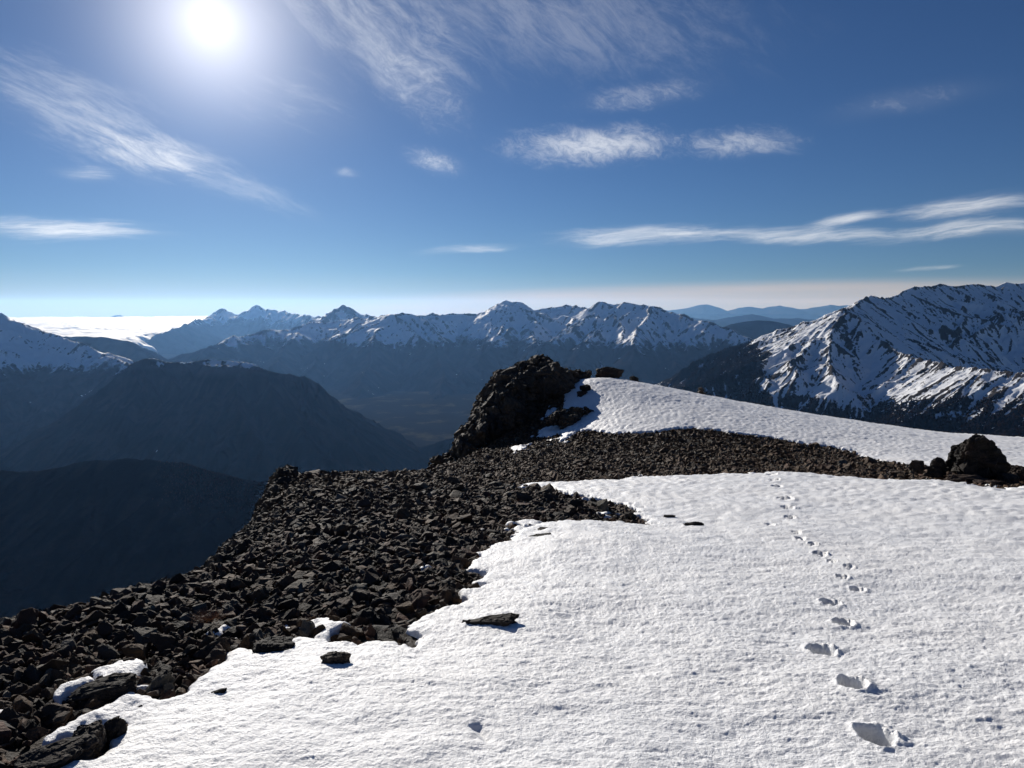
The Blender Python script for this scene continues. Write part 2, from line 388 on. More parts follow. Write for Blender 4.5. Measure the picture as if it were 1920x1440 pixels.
mountain('faint_mountains', 'faint blue mountain chain on the horizon to the right', [
    [(1130, 592, 52000), (1200, 588, 52000), (1250, 582, 52000), (1290, 575, 52000), (1325, 571, 52000), (1345, 576, 52000), (1365, 581, 52000), (1385, 576, 52000), (1410, 575, 52000), (1430, 580, 52000), (1462, 572, 52000), (1480, 576, 52000), (1500, 580, 52000), (1530, 576, 52000), (1557, 571, 52000), (1575, 575, 52000), (1595, 573, 52000), (1640, 580, 52000), (1700, 590, 52000)],
], 150, sl=.35, spur=(4000, 4000, .28), seed=67, det=110, det_wl=3500, snowline=900, snow_amp=500, mat=M_FAR, pad=4500, warp=80, wood_line=-300, depth=0)
mountain('distant_cone_peak', 'tiny pale cone shaped peak above the fog bank', [
    [(40, 604, 48000), (62, 597, 48000), (80, 604, 48000), (120, 596, 48000), (150, 604, 48000), (195, 598, 48000), (210, 594, 48000), (222, 590, 48000), (232, 595, 48000), (250, 599, 48000), (290, 595, 48000), (330, 597, 48000), (380, 601, 48000)],
], 120, sl=.4, spur=None, seed=71, det=70, det_wl=2500, snowline=-250, snow_amp=300, mat=M_FAR, pad=2500, warp=0, wood_line=-300)
print('mountains', round(time.time() - T0, 1))

# leafless woods: far-off masses of small crowns
def forest(name, label, mt, cond, count, h, cols, seed):
    o, X, Y, H, snow, wood = mt
    rng = np.random.default_rng(seed); n, m = X.shape
    i = rng.integers(1, n - 1, count); j = rng.integers(1, m - 1, count)
    px, py = project(X[i, j], Y[i, j], H[i, j])
    k = cond(px, py, X[i, j], Y[i, j], H[i, j], snow[i, j] + rng.normal(0, .05, count), wood[i, j]); i, j = i[k], j[k]
    res = X[0, 1] - X[0, 0]
    x = X[i, j] + rng.uniform(-.5, .5, len(i)) * res; y = Y[i, j] + rng.uniform(-.5, .5, len(i)) * res; z = H[i, j]
    hh = h * rng.uniform(.6, 1.35, len(i)); w = hh * rng.uniform(.28, .45, len(i)); yaw = rng.random(len(i)) * 6.283
    prof = [(-.15, .12), (.25, .75), (.55, 1.0), (.82, .62)]
    V = np.zeros((len(i), 21, 3), F)
    for a, (pz, pr) in enumerate(prof):
        for b in range(5):
            an = yaw + b * 1.2566 + a * .6; rr = w * pr * rng.uniform(.6, 1.25, len(i))
            V[:, a * 5 + b] = np.stack([x + np.cos(an) * rr, y + np.sin(an) * rr, z + hh * (pz + rng.uniform(-.08, .08, len(i)))], -1)
    V[:, 20] = np.stack([x, y, z + hh], -1)
    f = [(a * 5 + b, a * 5 + (b + 1) % 5, a * 5 + 5 + (b + 1) % 5) for a in range(3) for b in range(5)] + [(a * 5 + b, a * 5 + 5 + (b + 1) % 5, a * 5 + 5 + b) for a in range(3) for b in range(5)] + [(15 + b, 15 + (b + 1) % 5, 20) for b in range(5)]
    Q = (np.array(f)[None] + (np.arange(len(i)) * 21)[:, None, None]).reshape(-1, 3)
    me = mesh_of(name, V.reshape(-1, 3), Q, False, {'tint': np.repeat(rng.random(len(i)), 21)})
    mt_, t, b = new_mat('bare_wood'); b.inputs['Specular IOR Level'].default_value = 0; b.inputs['Roughness'].default_value = .9
    t.put(b.inputs['Base Color'], t.mix(t.attr('tint'), rgba(*cols[0]), rgba(*cols[1])))
    tag(link(name, me, mt_), label, 'forest', kind='stuff'); print(name, len(i))
MT = {m_[0].name: m_ for m_ in MOUNTS}
forest('forest', 'dark leafless woods on the lower slope of the big snowy mountain', MT['snowy_mountain'],
       lambda px, py, x, y, z, sn, wd: (px > 1290) & (px < 2050) & (py > 640) & (py < 840) & (sn < .47) & (wd > .3), 260000, 9, ((.016, .013, .013), (.045, .028, .022)), 5)
forest('brush', 'thin reddish brush along the crest of the near wooded hill', MT['wooded_hill'],
       lambda px, py, x, y, z, sn, wd: (px > 280) & (px < 640) & (py < 985) & (np.random.default_rng(1).random(px.shape) < sstep(985, 890, py) * sstep(280, 420, px)), 420000, 4.2, ((.014, .011, .010), (.055, .030, .025)), 6)

# valley floor out to the horizon
def valley():
    th = np.radians(np.linspace(-58, 58, 240)); rr = np.geomspace(700, 60000, 250)
    R_, T_ = np.meshgrid(rr, th, indexing='ij')
    X = (R_ * np.sin(T_)).astype(F); Y = (R_ * np.cos(T_)).astype(F)
    Z = -955 + 26 * fbm(X / 1400, Y / 1400, 4, 5) + 6 * fbm(X / 260, Y / 260, 3, 8)
    z0 = np.zeros_like(Z)
    me = mesh_of('valley_floor', np.stack([X, Y, Z], -1).reshape(-1, 3), grid_quads(*X.shape), True, {'snow': z0, 'wood': z0 + 1})
    m, t, b = new_mat('valley'); p = t.obj()
    n = t.noise(p, 1 / 330, 5, .6); n2 = t.noise(p, 1 / 60, 4, .6)
    c = t.mix(t.mapr(n, .52, .62), rgba(.013, .012, .010), rgba(.05, .042, .022))
    c = t.mix(t.mapr(n2, .4, .6), t.mix(.5, c, rgba(.01, .01, .008)), c)
    t.put(b.inputs['Base Color'], c); b.inputs['Roughness'].default_value = .9; b.inputs['Specular IOR Level'].default_value = 0
    tag(link('valley_floor', me, m), 'dark valley floor far below', 'valley', kind='structure')
valley()

# sea of fog beyond the ridge
def fog():
    az0, az1 = -48, -22.5
    th = np.radians(np.linspace(az0, az1, 520)); rr = np.concatenate([np.geomspace(10500, 24000, 330), np.geomspace(24300, 60000, 90)])
    R_, T_ = np.meshgrid(rr, th, indexing='ij')
    X = (R_ * np.sin(T_)).astype(F); Y = (R_ * np.cos(T_)).astype(F)
    edge = 14200 + 2200 * fbm(T_.astype(F) * 14, R_.astype(F) * 0 + .5, 3, 3) + sstep(-27, -23.5, np.degrees(T_)) * 9000
    inn = (R_ - edge)
    inn = inn + 500 * fbm(X / 900, Y / 900, 4, 12)
    dome = np.sqrt(np.clip(inn / 1800, 0, 1))
    puff = 0; a = 1
    for i, wl in enumerate((2300, 1000, 420, 190)):
        puff = puff + a * np.abs(gn(X / wl, Y / (wl * 1.6), 70 + i)); a *= .5
    Z = -505 - 420 * (1 - dome) + 130 * puff * np.clip(.25 + dome, 0, 1) - 85
    keep = inn > -900
    Q = grid_quads(*X.shape); k = keep.ravel(); Q = Q[k[Q].all(1)]
    V = np.stack([X, Y, Z], -1).reshape(-1, 3)
    used = np.unique(Q); mp = np.zeros(len(V), int); mp[used] = np.arange(len(used))
    me = mesh_of('fog_bank', V[used], mp[Q])
    m, t, b = new_mat('fog'); b.inputs['Base Color'].default_value = rgba(.82, .80, .76); b.inputs['Roughness'].default_value = .75
    b.inputs['Specular IOR Level'].default_value = .25
    tag(link('fog_bank', me, m), 'bright white bank of low fog pouring over the far ridges at left', 'fog', kind='stuff')
fog()

# ------------------------------------------------------------------ foreground ground
def polysdf(px, py, poly):
    "signed distance to a closed polygon, positive inside"
    P = np.array(poly, float); d2 = np.full(px.shape, 1e18); ins = np.zeros(px.shape, bool)
    for (ax, ay), (bx, by) in zip(P, np.roll(P, -1, 0)):
        dx, dy = bx - ax, by - ay; L = dx * dx + dy * dy + 1e-12
        t = np.clip(((px - ax) * dx + (py - ay) * dy) / L, 0, 1)
        d2 = np.minimum(d2, (px - ax - t * dx) ** 2 + (py - ay - t * dy) ** 2)
        if ay != by: ins ^= ((ay > py) != (by > py)) & (px < (bx - ax) * (py - ay) / (by - ay) + ax)
    d = np.sqrt(d2); return np.where(ins, d, -d)

EYE, TILT = 1.7, .14
ctrl = [(1300, 802, 31), (1100, 806, 33), (1600, 846, 27), (1700, 868, 24), (1900, 882, 21.5), (2150, 900, 20), (1450, 890, 18.6), (1000, 910, 17.5), (1800, 906, 17.2),
        (1110, 714, 40), (1200, 723, 43), (1310, 746, 44), (1450, 767, 43), (1600, 791, 41), (1750, 812, 39), (1920, 824, 37), (2200, 850, 35),
        (1010, 790, 37), (940, 836, 34.5), (1000, 832, 33), (860, 868, 29.5), (780, 884, 25.5), (680, 887, 21.5), (600, 886, 20), (545, 890, 18.6)]
C = [W(*c) for c in ctrl]
for x in (-5, 0, 6, 12):
    for y in (-3, 2, 6, 10, 14):
        C.append(np.array([x, y, -EYE - TILT * y]))
C = np.array(C); CRES = C[:, 2] + EYE + TILT * C[:, 1]
def _tps(A, B):
    d2 = (A[:, None, 0] - B[None, :, 0]) ** 2 + (A[:, None, 1] - B[None, :, 1]) ** 2
    return .5 * d2 * np.log(d2 + 1e-9)
n_ = len(C); K = _tps(C, C) + np.eye(n_) * 1.0
Pm = np.c_[np.ones(n_), C[:, :2]]
sol = np.linalg.solve(np.block([[K, Pm], [Pm.T, np.zeros((3, 3))]]), np.r_[CRES, 0, 0, 0])
EDGE = [(-3.6, -8), (-3.6, 1.5)] + [tuple(W(*e)[:2]) for e in [(0, 1170, 5.4), (200, 1125, 6.2), (400, 1070, 7.5), (470, 1060, 7.9), (520, 1022, 9.0), (537, 985, 10.3), (550, 940, 13.0), (545, 905, 16.6), (548, 888, 18.6), (600, 885, 20), (680, 886, 21.5), (790, 884, 26), (840, 872, 30), (900, 850, 34), (960, 820, 37), (1020, 770, 39.5), (1065, 735, 41.5), (1110, 714, 43), (1200, 722, 44), (1310, 745, 44.6), (1450, 766, 43.6), (1600, 790, 41.6), (1750, 811, 39.6), (1920, 823, 37.6), (2200, 850, 35.6)]] + [(50, 30), (60, 10), (60, -8)]
def ground_z(x, y):
    sh = x.shape; x = x.ravel().astype(float); y = y.ravel().astype(float); out = np.empty_like(x)
    for i in range(0, len(x), 60000):
        A = np.c_[x[i:i + 60000], y[i:i + 60000]]
        out[i:i + 60000] = _tps(A, C) @ sol[:n_] + sol[n_] + A @ sol[n_ + 1:]
    z = -EYE - TILT * y + out
    e = -polysdf(x, y, EDGE) + .15
    e = np.maximum(e, 0)
    far = np.hypot(x, y)
    z = z - np.where(e < 1.5, .8 * e * e, 1.8 + 2.4 * (e - 1.5))
    return z.reshape(sh)
def upsample(Zc, n, m, k):
    i = np.arange(n) / k; j = np.arange(m) / k
    i0 = np.minimum(i.astype(int), Zc.shape[0] - 2); j0 = np.minimum(j.astype(int), Zc.shape[1] - 2)
    fi = (i - i0)[:, None]; fj = (j - j0)[None, :]
    A = Zc[i0] * (1 - fi) + Zc[i0 + 1] * fi
    return A[:, j0] * (1 - fj) + A[:, j0 + 1] * fj

# where a sight line meets the ground
def hit(px, py):
    px = np.atleast_1d(np.array(px, float)); py = np.atleast_1d(np.array(py, float))
    d = np.geomspace(1.2, 60, 420)
    u = (px - CX) / FPX; v = (CY - py) / FPX
    ry = CP + v * SP; rz = v * CP - SP
    X = (u / ry)[:, None] * d; Y = np.broadcast_to(d, X.shape); Z = (rz / ry)[:, None] * d
    G = ground_z(X, np.array(Y)); below = Z < G
    below[:, -1] = True
    k = np.maximum(below.argmax(1), 1); r = np.arange(len(px))
    a = (Z - G)[r, k - 1]; b = (Z - G)[r, k]; t = np.clip(a / (a - b + 1e-9), 0, 1)
    dd = d[k - 1] + (d[k] - d[k - 1]) * t
    return (u / ry) * dd, dd
def hit_poly(pts):
    x, y = hit([p[0] for p in pts], [p[1] for p in pts]); return list(zip(x, y))

NEAR_SNOW = hit_poly([(90, 1439), (130, 1425), (167, 1418), (180, 1421), (197, 1405), (205, 1390), (222, 1380), (240, 1365), (243, 1357), (234, 1350), (226, 1343), (214, 1346), (205, 1352), (185, 1358), (150, 1376), (110, 1384), (92, 1400), (78, 1402), (84, 1388), (95, 1378), (110, 1365), (140, 1350), (180, 1330), (215, 1312), (228, 1306), (260, 1306), (290, 1308), (330, 1306), (345, 1303), (360, 1297), (360, 1285), (375, 1275), (400, 1258), (420, 1243), (425, 1232), (435, 1222), (450, 1214), (468, 1212), (474, 1224), (500, 1228), (540, 1226), (553, 1217), (560, 1204), (585, 1202), (600, 1200), (612, 1206), (625, 1209), (640, 1208), (655, 1210), (663, 1217), (680, 1213), (700, 1206), (720, 1204), (740, 1200), (752, 1208), (776, 1215), (784, 1204), (775, 1195), (765, 1187), (775, 1180), (790, 1165), (815, 1156), (830, 1150), (855, 1140), (880, 1118), (895, 1112), (905, 1100), (898, 1092), (910, 1082), (908, 1075), (885, 1071), (870, 1068), (880, 1055), (902, 1042), (893, 1038), (910, 1033), (930, 1022), (958, 1017), (955, 1004), (975, 1000), (950, 990), (970, 989), (985, 993), (1010, 986), (1060, 982), (1090, 981), (1130, 981), (1160, 978), (1200, 985), (1222, 986), (1210, 975), (1190, 966), (1195, 958), (1175, 948), (1150, 942), (1110, 936), (1060, 927), (1050, 921), (1020, 916), (985, 913), (972, 910), (1000, 907), (1060, 907), (1100, 903), (1160, 900), (1190, 897), (1250, 895), (1320, 893), (1390, 892), (1450, 889), (1520, 893), (1590, 897), (1660, 902), (1740, 904), (1790, 905), (1830, 914), (1885, 921), (1920, 915), (2060, 912)]) + [(40, 16), (40, -7), (-1.6, -7), (-1.75, .5), (-1.6, 2.2)]
FAR_SNOW = hit_poly([(1050, 830), (1085, 808), (1110, 807), (1150, 813), (1190, 812), (1220, 811), (1290, 803), (1340, 806), (1380, 813), (1440, 819), (1500, 831), (1560, 839), (1600, 846), (1612, 856), (1660, 866), (1700, 872), (1780, 880), (1850, 885), (1920, 885), (2100, 892)]) + [(45, 20), (58, 30), (50, 40), (30, 48), (10, 50), (4.6, 48), (3.4, 42), (2.6, 37)]
PATCHES = [hit_poly(p) for p in ([(1020, 776), (1030, 766), (1042, 763), (1044, 768), (1036, 775), (1024, 780)],
                                 [(1006, 819), (1012, 806), (1030, 800), (1048, 797), (1050, 812), (1030, 820)],
                                 [(955, 840), (970, 837), (987, 834), (985, 842), (968, 847)],
                                 [(101, 1310), (110, 1296), (130, 1287), (150, 1284), (168, 1277), (168, 1286), (150, 1294), (128, 1306), (112, 1312)])]
SNOW_POLYS = [NEAR_SNOW, FAR_SNOW] + PATCHES
def snow_sd(x, y):
    s = np.full(x.shape, -1e9)
    for p in SNOW_POLYS: s = np.maximum(s, polysdf(x, y, p))
    return s

STEPS = [(1640, 1408, 1.15), (1597, 1314, 1.1), (1538, 1243, 1.1), (1580, 1190, 1.0), (1557, 1150, 1.05), (1608, 1122, .85), (1578, 1101, .75), (1535, 1055, .95), (1524, 1035, .7), (1492, 1012, .75), (1443, 995, 1.0), (1480, 979, .9), (1476, 962, .75), (1472, 945, 1.0), (1456, 921, .9), (1452, 908, .9), (1447, 897, .8), (1590, 1081, .6), (1560, 1070, .55), (1500, 1024, .6)]
SX, SY = hit([s[0] for s in STEPS], [s[1] for s in STEPS])

def foreground():
    th = np.radians(np.concatenate([np.linspace(-120, -44, 128, endpoint=False), np.linspace(-44, 44, 1176, endpoint=False), np.linspace(44, 120, 129)]))
    r = [.2]
    while r[-1] < 62:
        r.append(r[-1] + min(max(r[-1] ** 2 * 6.2e-4, .003 if r[-1] > 1.8 else .02), .11))
    rr = np.array(r); n, m = len(rr), len(th); k = 4
    n -= (n - 1) % k; m -= (m - 1) % k; rr = rr[:n]; th = th[:m]
    R_, T_ = np.meshgrid(rr, th, indexing='ij')
    X = (R_ * np.sin(T_)); Y = (R_ * np.cos(T_))
    gz = upsample(ground_z(X[::k, ::k], Y[::k, ::k]), n, m, k)
    sd = upsample(snow_sd(X[::k, ::k], Y[::k, ::k]), n, m, k)
    X = X.astype(F); Y = Y.astype(F); gz = gz.astype(F); sd = sd.astype(F)
    und = fbm(X / 1.9, Y / 1.9, 3, 101) * F(.035)
    sdn = sd + fbm(X / .35, Y / .35, 4, 103, .6) * F(.06) * np.clip(R_ / 5, .7, 3).astype(F)
    sdn = np.maximum(sdn, (fbm(X / .55, Y / .55, 3, 131) - F(.52)) * F(.5) + np.clip(sd + F(.45), -9, 0))
    lip = F(.035) * np.sqrt(np.clip(sdn / .10, 0, 1)) + F(.05) * sstep(0, .9, sdn)
    lip = np.where(sdn < 0, np.maximum(sdn * 3, -.25), lip)
    # crust: hollows and ridges the sun has cut, stretched a little across the slope
    fade = np.clip(1.6 - R_ / 9, 0, 1).astype(F)
    cup = fbm(X / .42, Y / .22, 3, 107, .55) * F(.011)
    fine = fbm(X / .055, Y / .042, 3, 109, .7) * F(.004) * np.clip(R_ / 4, .7, 2).astype(F)
    mid = ridged(X / .2, Y / .13, 2, 111) * F(.004)
    farc = np.abs(gn(X / .30, Y / .26, 113)) * F(.055) + gn(X / .19, Y / .17, 115) * F(.022)
    tex = (cup + mid + fine) * fade + (cup + farc * .75) * (1 - fade)
    foot = np.zeros_like(gz)
    P = list(zip(SX, SY))
    for i, (x0, y0) in enumerate(P):
        s = STEPS[i][2]
        nx, ny = P[min(i + 1, len(P) - 1)]; bx, by = P[max(i - 1, 0)]
        a = math.atan2(5.0, -1.2) + random.uniform(-.25, .25)
        ca, sa = math.cos(a), math.sin(a)
        sel = (np.abs(X - x0) < .6) & (np.abs(Y - y0) < .6)
        x = X[sel] - F(x0); y = Y[sel] - F(y0)
        rr0 = math.hypot(x0, y0); mn = 1.5 * min(rr0 ** 2 * 6.2e-4, .11)
        hu, hv = max(.092 * s, mn), max(.064 * s, mn * .6); s = max(s, hv / .075)
        u = (x * ca + y * sa) / F(hu); v = (-x * sa + y * ca) / F(hv)
        rad = np.hypot(u, v) + fbm(x / .09, y / .09, 3, 300 + i) * F(.15)
        depth = F(.125 * s) * (1 + .25 * np.clip(u, -1, 1))
        hole = -depth * sstep(1.15, .6, rad)
        # kicked-up lumps on the far right side
        rr_ = np.hypot(u / 1.3 + .1, (v + 1.15) / 1.0)
        spoil = sstep(1.25, .3, rr_) * sstep(.95, 1.15, rad) * F(.016 * s) * (.4 + np.abs(gn(x / .06, y / .06, 500 + i)) * 1.3 + gn(x / .02, y / .02, 700 + i) * .35)
        rim = np.exp(-((rad - 1.2) / .22) ** 2) * F(.012)
        foot[sel] += hole + spoil + rim
        keepout = sstep(1.2, .8, rad)
        t_ = tex[sel]; tex[sel] = t_ * (1 - .6 * keepout)
    # scattered crumbs of crust kicked along the track, and a long scratch
    Zs = gz + und + lip + (tex + foot) * sstep(-.02, .10, sdn)
    for (a, b, w, dp) in (((970, 1083), (1125, 1118), .035, .022), ((895, 1395), (914, 1416), .03, .03)):
        (ax, ay), (bx, by) = hit_poly([a, b])
        dx, dy = bx - ax, by - ay; L = dx * dx + dy * dy
        t = np.clip(((X - ax) * dx + (Y - ay) * dy) / L, 0, 1)
        d = np.hypot(X - ax - t * dx, Y - ay - t * dy)
        Zs -= np.exp(-(d / w) ** 2).astype(F) * F(dp)
    keep = (sdn > -.12)
    Q = grid_quads(n, m); kk = keep.ravel(); Q = Q[kk[Q].any(1)]
    V = np.stack([X, Y, Zs], -1).reshape(-1, 3)
    used = np.zeros(len(V), bool); used[Q] = True; mp = np.cumsum(used) - 1
    me = mesh_of('snowfield', V[used], mp[Q])
    tag(link('snowfield', me, mat_snow()), 'white crusted snowfield with a line of footprints', 'snow', kind='structure')
    # stony ground beneath and around
    q = 3
    Xc, Yc, Zc = X[::q, ::q], Y[::q, ::q], (gz + und)[::q, ::q]
    rough = fbm(Xc / .5, Yc / .5, 4, 121, .6) * F(.05) * sstep(.15, -.1, sdn[::q, ::q])
    Zc = Zc + rough - F(.035)
    me = mesh_of('stony_ground', np.stack([Xc, Yc, Zc], -1).reshape(-1, 3), grid_quads(*Xc.shape), True, {'tint': np.full(Xc.size, .4)})
    tag(link('stony_ground', me, mat_rock('earth', (.03, .026, .022), (.045, .032, .022), .8)), 'dark stony ground of the summit ridge', 'ground', kind='structure')
foreground()
print('foreground', round(time.time() - T0, 1))

# ------------------------------------------------------------------ rocks
def hull_rock(rng, n=16, sq=(1, .72, .45), box=.55, sub=0, amp=.05, seed=0, el=.24, steps=0.0):
    "an angular block: hull of points on a boxy ellipsoid, optionally cut finer and roughened"
    bm = bmesh.new()
    for _ in range(n):
        v = Vector((rng.gauss(0, 1), rng.gauss(0, 1), rng.gauss(0, 1))).normalized()
        v = Vector([math.copysign(abs(c) ** box, c) for c in v]); v *= rng.uniform(.82, 1.08)
        bm.verts.new((v.x * sq[0] * .8, v.y * sq[1] * .8, v.z * sq[2] * .8))
    r = bmesh.ops.convex_hull(bm, input=bm.verts)
    junk = list({g for g in r['geom_interior'] + r['geom_unused'] if isinstance(g, bmesh.types.BMVert)})
    bmesh.ops.delete(bm, geom=junk, context='VERTS')
    if sub:
        bmesh.ops.dissolve_limit(bm, angle_limit=math.radians(9), verts=bm.verts, edges=bm.edges)
        bmesh.ops.bevel(bm, geom=list(bm.edges), offset=.016, segments=1, affect='EDGES', profile=.6)
        bmesh.ops.triangulate(bm, faces=bm.faces)
        for _ in range(sub):
            big = [e for e in bm.edges if e.calc_length() > (el if sub > 1 else .34)]
            if big: bmesh.ops.subdivide_edges(bm, edges=big, cuts=1)
            bmesh.ops.triangulate(bm, faces=bm.faces)
    else:
        bmesh.ops.triangulate(bm, faces=bm.faces)
    bm.normal_update()
    V = np.array([v.co for v in bm.verts]); N = np.array([v.normal for v in bm.verts])
    Fc = np.array([[v.index for v in f.verts] for f in bm.faces]) if bm.verts.index_update() is None else None
    bm.free()
    if sub:
        q = V.copy(); q[:, 2] *= 2.4                     # bedding: more change across the slab than along it
        d = vn3(q * 2.3 + 7, seed) * .55 + vn3(q * 5.2, seed + 1) * .3 + vn3(q * 11, seed + 2) * .2
        V = V + N * (d * amp)[:, None]
        if steps:                                        # joints: the block has broken back along flat planes
            M3 = np.array(Euler((.4 + seed, .7 - seed, .3 + seed)).to_matrix())
            for fr, a in ((2.1, 1.0), (4.7, .55)):
                c = np.floor(V @ M3 * fr + seed * 1.37).astype(np.int32)
                V = V + N * (h3(c[:, 0], c[:, 1], c[:, 2], seed) * a * steps)[:, None]
    return V.astype(F), Fc
rg = random.Random(5)
def shapes(k, **kw):
    out = []
    for i in range(k):
        sq = (1, rg.uniform(.45, .95), rg.choice((rg.uniform(.14, .28), rg.uniform(.28, .5), rg.uniform(.45, .7))))
        out.append(hull_rock(rg, sq=sq, seed=i * 7, **kw))
    return out
LOD0 = shapes(30, n=14, sub=3, amp=.07, el=.2, steps=.035)
LOD1 = shapes(18, n=15, sub=1, amp=.07)
LODC = shapes(16, n=13, sub=3, amp=.05, el=.2, steps=.085, box=.42)
LOD2 = shapes(24, n=11, sub=0)
def rot_mats(k, tilt, rng):
    "yaw anywhere, tipped up to about tilt radians, strike leaning to the left as the beds do"
    yaw = rng.random(k) * 2 * np.pi; tx = rng.normal(0, tilt, k); ty = rng.normal(0, tilt, k)
    cy, sy = np.cos(yaw), np.sin(yaw); cx, sx = np.cos(tx), np.sin(tx); c2, s2 = np.cos(ty), np.sin(ty)
    z = np.zeros(k); o = np.ones(k)
    Rz = np.stack([cy, -sy, z, sy, cy, z, z, z, o], -1).reshape(k, 3, 3)
    Rx = np.stack([o, z, z, z, cx, -sx, z, sx, cx], -1).reshape(k, 3, 3)
    Ry = np.stack([c2, z, s2, z, o, z, -s2, z, c2], -1).reshape(k, 3, 3)
    return Rx @ Ry @ Rz
def merge(parts_V, parts_F):
    off = 0; Vs = []; Fs = []
    for V, f in zip(parts_V, parts_F):
        Vs.append(V.reshape(-1, 3)); Fs.append(f); off += 0
    return np.concatenate(Vs), np.concatenate(Fs)

R_STUFF = mat_rock('scree_rock', (.078, .064, .050), (.125, .072, .045), 1.0, warm=True)
R_OBJ = mat_rock('loose_rock', (.078, .064, .051), (.12, .074, .047), 3.5, per_object=True, warm=True)
R_CRAG = mat_rock('crag_rock', (.09, .074, .060), (.125, .085, .055), 1.1)
R_TOR = mat_rock('tor_rock', (.042, .035, .030), (.075, .048, .036), 1.6)

def scree():
    rng = np.random.default_rng(3)
    N = 230000
    # candidates spread evenly over the ground, then thinned where snow lies or the edge has fallen away
    x = rng.uniform(-13, 24, N * 4); y = rng.uniform(1.4, 43, N * 4)
    dist = np.hypot(x, y)
    dens = np.where(dist < 12, 1.0, np.where(dist < 20, .62, .40))
    k = rng.random(len(x)) < dens
    x, y, dist = x[k], y[k], dist[k]
    pz = ground_z(x, y)
    px, py = project(x, y, pz)
    k = (px > -260) & (px < 2100) & (py < 1640)
    x, y, dist, pz = x[k], y[k], dist[k], pz[k]
    e = polysdf(x, y, EDGE); sd = snow_sd(x, y)
    size = np.exp(rng.normal(np.log(.029), .64, len(x))) * (1 + .25 * rng.random(len(x)))
    size = np.clip(size, .011, .105)
    # the stones of the brown band further back are smaller and flatter
    size = np.where(dist > 19, np.clip(size * 1.2, .022, .15), size)
    size = np.where((dist > 9) & (rng.random(len(x)) < .004), rng.uniform(.11, .22, len(x)), size)
    k = (e > -.45) & ((sd < -.25 * size) | ((sd < .30) & (rng.random(len(x)) < .08 * np.clip(1 - sd / .3, 0, 1))))
    x, y, dist, pz, size, e, sd = (a[k] for a in (x, y, dist, pz, size, e, sd))
    # bigger stones pushed to the edge look like the jumble on the left
    size = np.where((dist < 13) & (rng.random(len(x)) < .010), np.clip(size * 2.0, 0, .15), size)
    size = np.minimum(size, np.where(sd > 0, .05, np.maximum(-sd * 1.1, .02)))
    z = pz + size * rng.uniform(-.05, .30, len(x)) - .02
    R = rot_mats(len(x), .58, rng)
    px, py = project(x, y, z)
    app = size / dist * FPX
    vis = (px > 4) & (px < 1916) & (py < 1436) & (e > -.4)
    order = np.argsort(-np.where(vis, app, 0))
    solo = np.zeros(len(x), bool); solo[order[:285]] = True
    tint = rng.random(len(x))
    warm = np.clip(rng.random(len(x)) * .75 + .28 * fbm((x / 2.2).astype(F), (y / 2.2).astype(F), 3, 41) + .55 * sstep(12, 19, dist), 0, 1)
    print('rocks', len(x), 'largest', app[order[0]], 'cut', app[order[284]])
    # the largest in view: one object each
    solo_mesh = []
    for i, (V, f) in enumerate(LOD0):
        V = V.copy(); V[:, 2] -= V[:, 2].min() * .6
        solo_mesh.append(mesh_of('loose_rock', V, f, False)); solo_mesh[-1].materials.append(R_OBJ)
    proto = bpy.data.objects.new('loose_rock', solo_mesh[0])
    tag(proto, 'dark angular stone lying loose on the black scree slope', 'rock', 'loose stones of the scree slope')
    idx = np.nonzero(solo)[0]
    for j, i in enumerate(idx):
        o = proto if j == 0 else proto.copy()
        o.data = solo_mesh[j % len(solo_mesh)]
        COL.objects.link(o)
        M = Matrix(R[i].tolist()).to_4x4()
        o.matrix_world = Matrix.Translation((x[i], y[i], z[i] - size[i] * .15)) @ M @ Matrix.Scale(float(size[i]) * 1.25, 4)
    # all the others: one mass
    Vs, Fs, Ts, Ws = [], [], [], []; off = 0
    for cls, lod in ((app > 9, LOD1), (app <= 9, LOD2)):
        c = np.nonzero(cls & ~solo)[0]
        pick = rng.integers(0, len(lod), len(c))
        for s, (V, f) in enumerate(lod):
            ids = c[pick == s]
            if not len(ids): continue
            P = np.einsum('kij,vj->kvi', R[ids], V) * (size[ids] * 1.25)[:, None, None] + np.stack([x[ids], y[ids], z[ids]], -1)[:, None, :]
            nv = len(V)
            Fs.append((f[None] + (np.arange(len(ids)) * nv)[:, None, None] + off).reshape(-1, 3)); off += nv * len(ids)
            Vs.append(P.reshape(-1, 3)); Ts.append(np.repeat(tint[ids], nv)); Ws.append(np.repeat(warm[ids], nv))
    V = np.concatenate(Vs); Q = np.concatenate(Fs)
    me = mesh_of('scree', V, Q, False, {'tint': np.concatenate(Ts), 'warm': np.concatenate(Ws)})
    tag(link('scree', me, R_STUFF), 'field of small dark broken stones covering the ridge', 'scree', kind='stuff')
    print('scree faces', len(Q))
scree()
print('scree', round(time.time() - T0, 1))

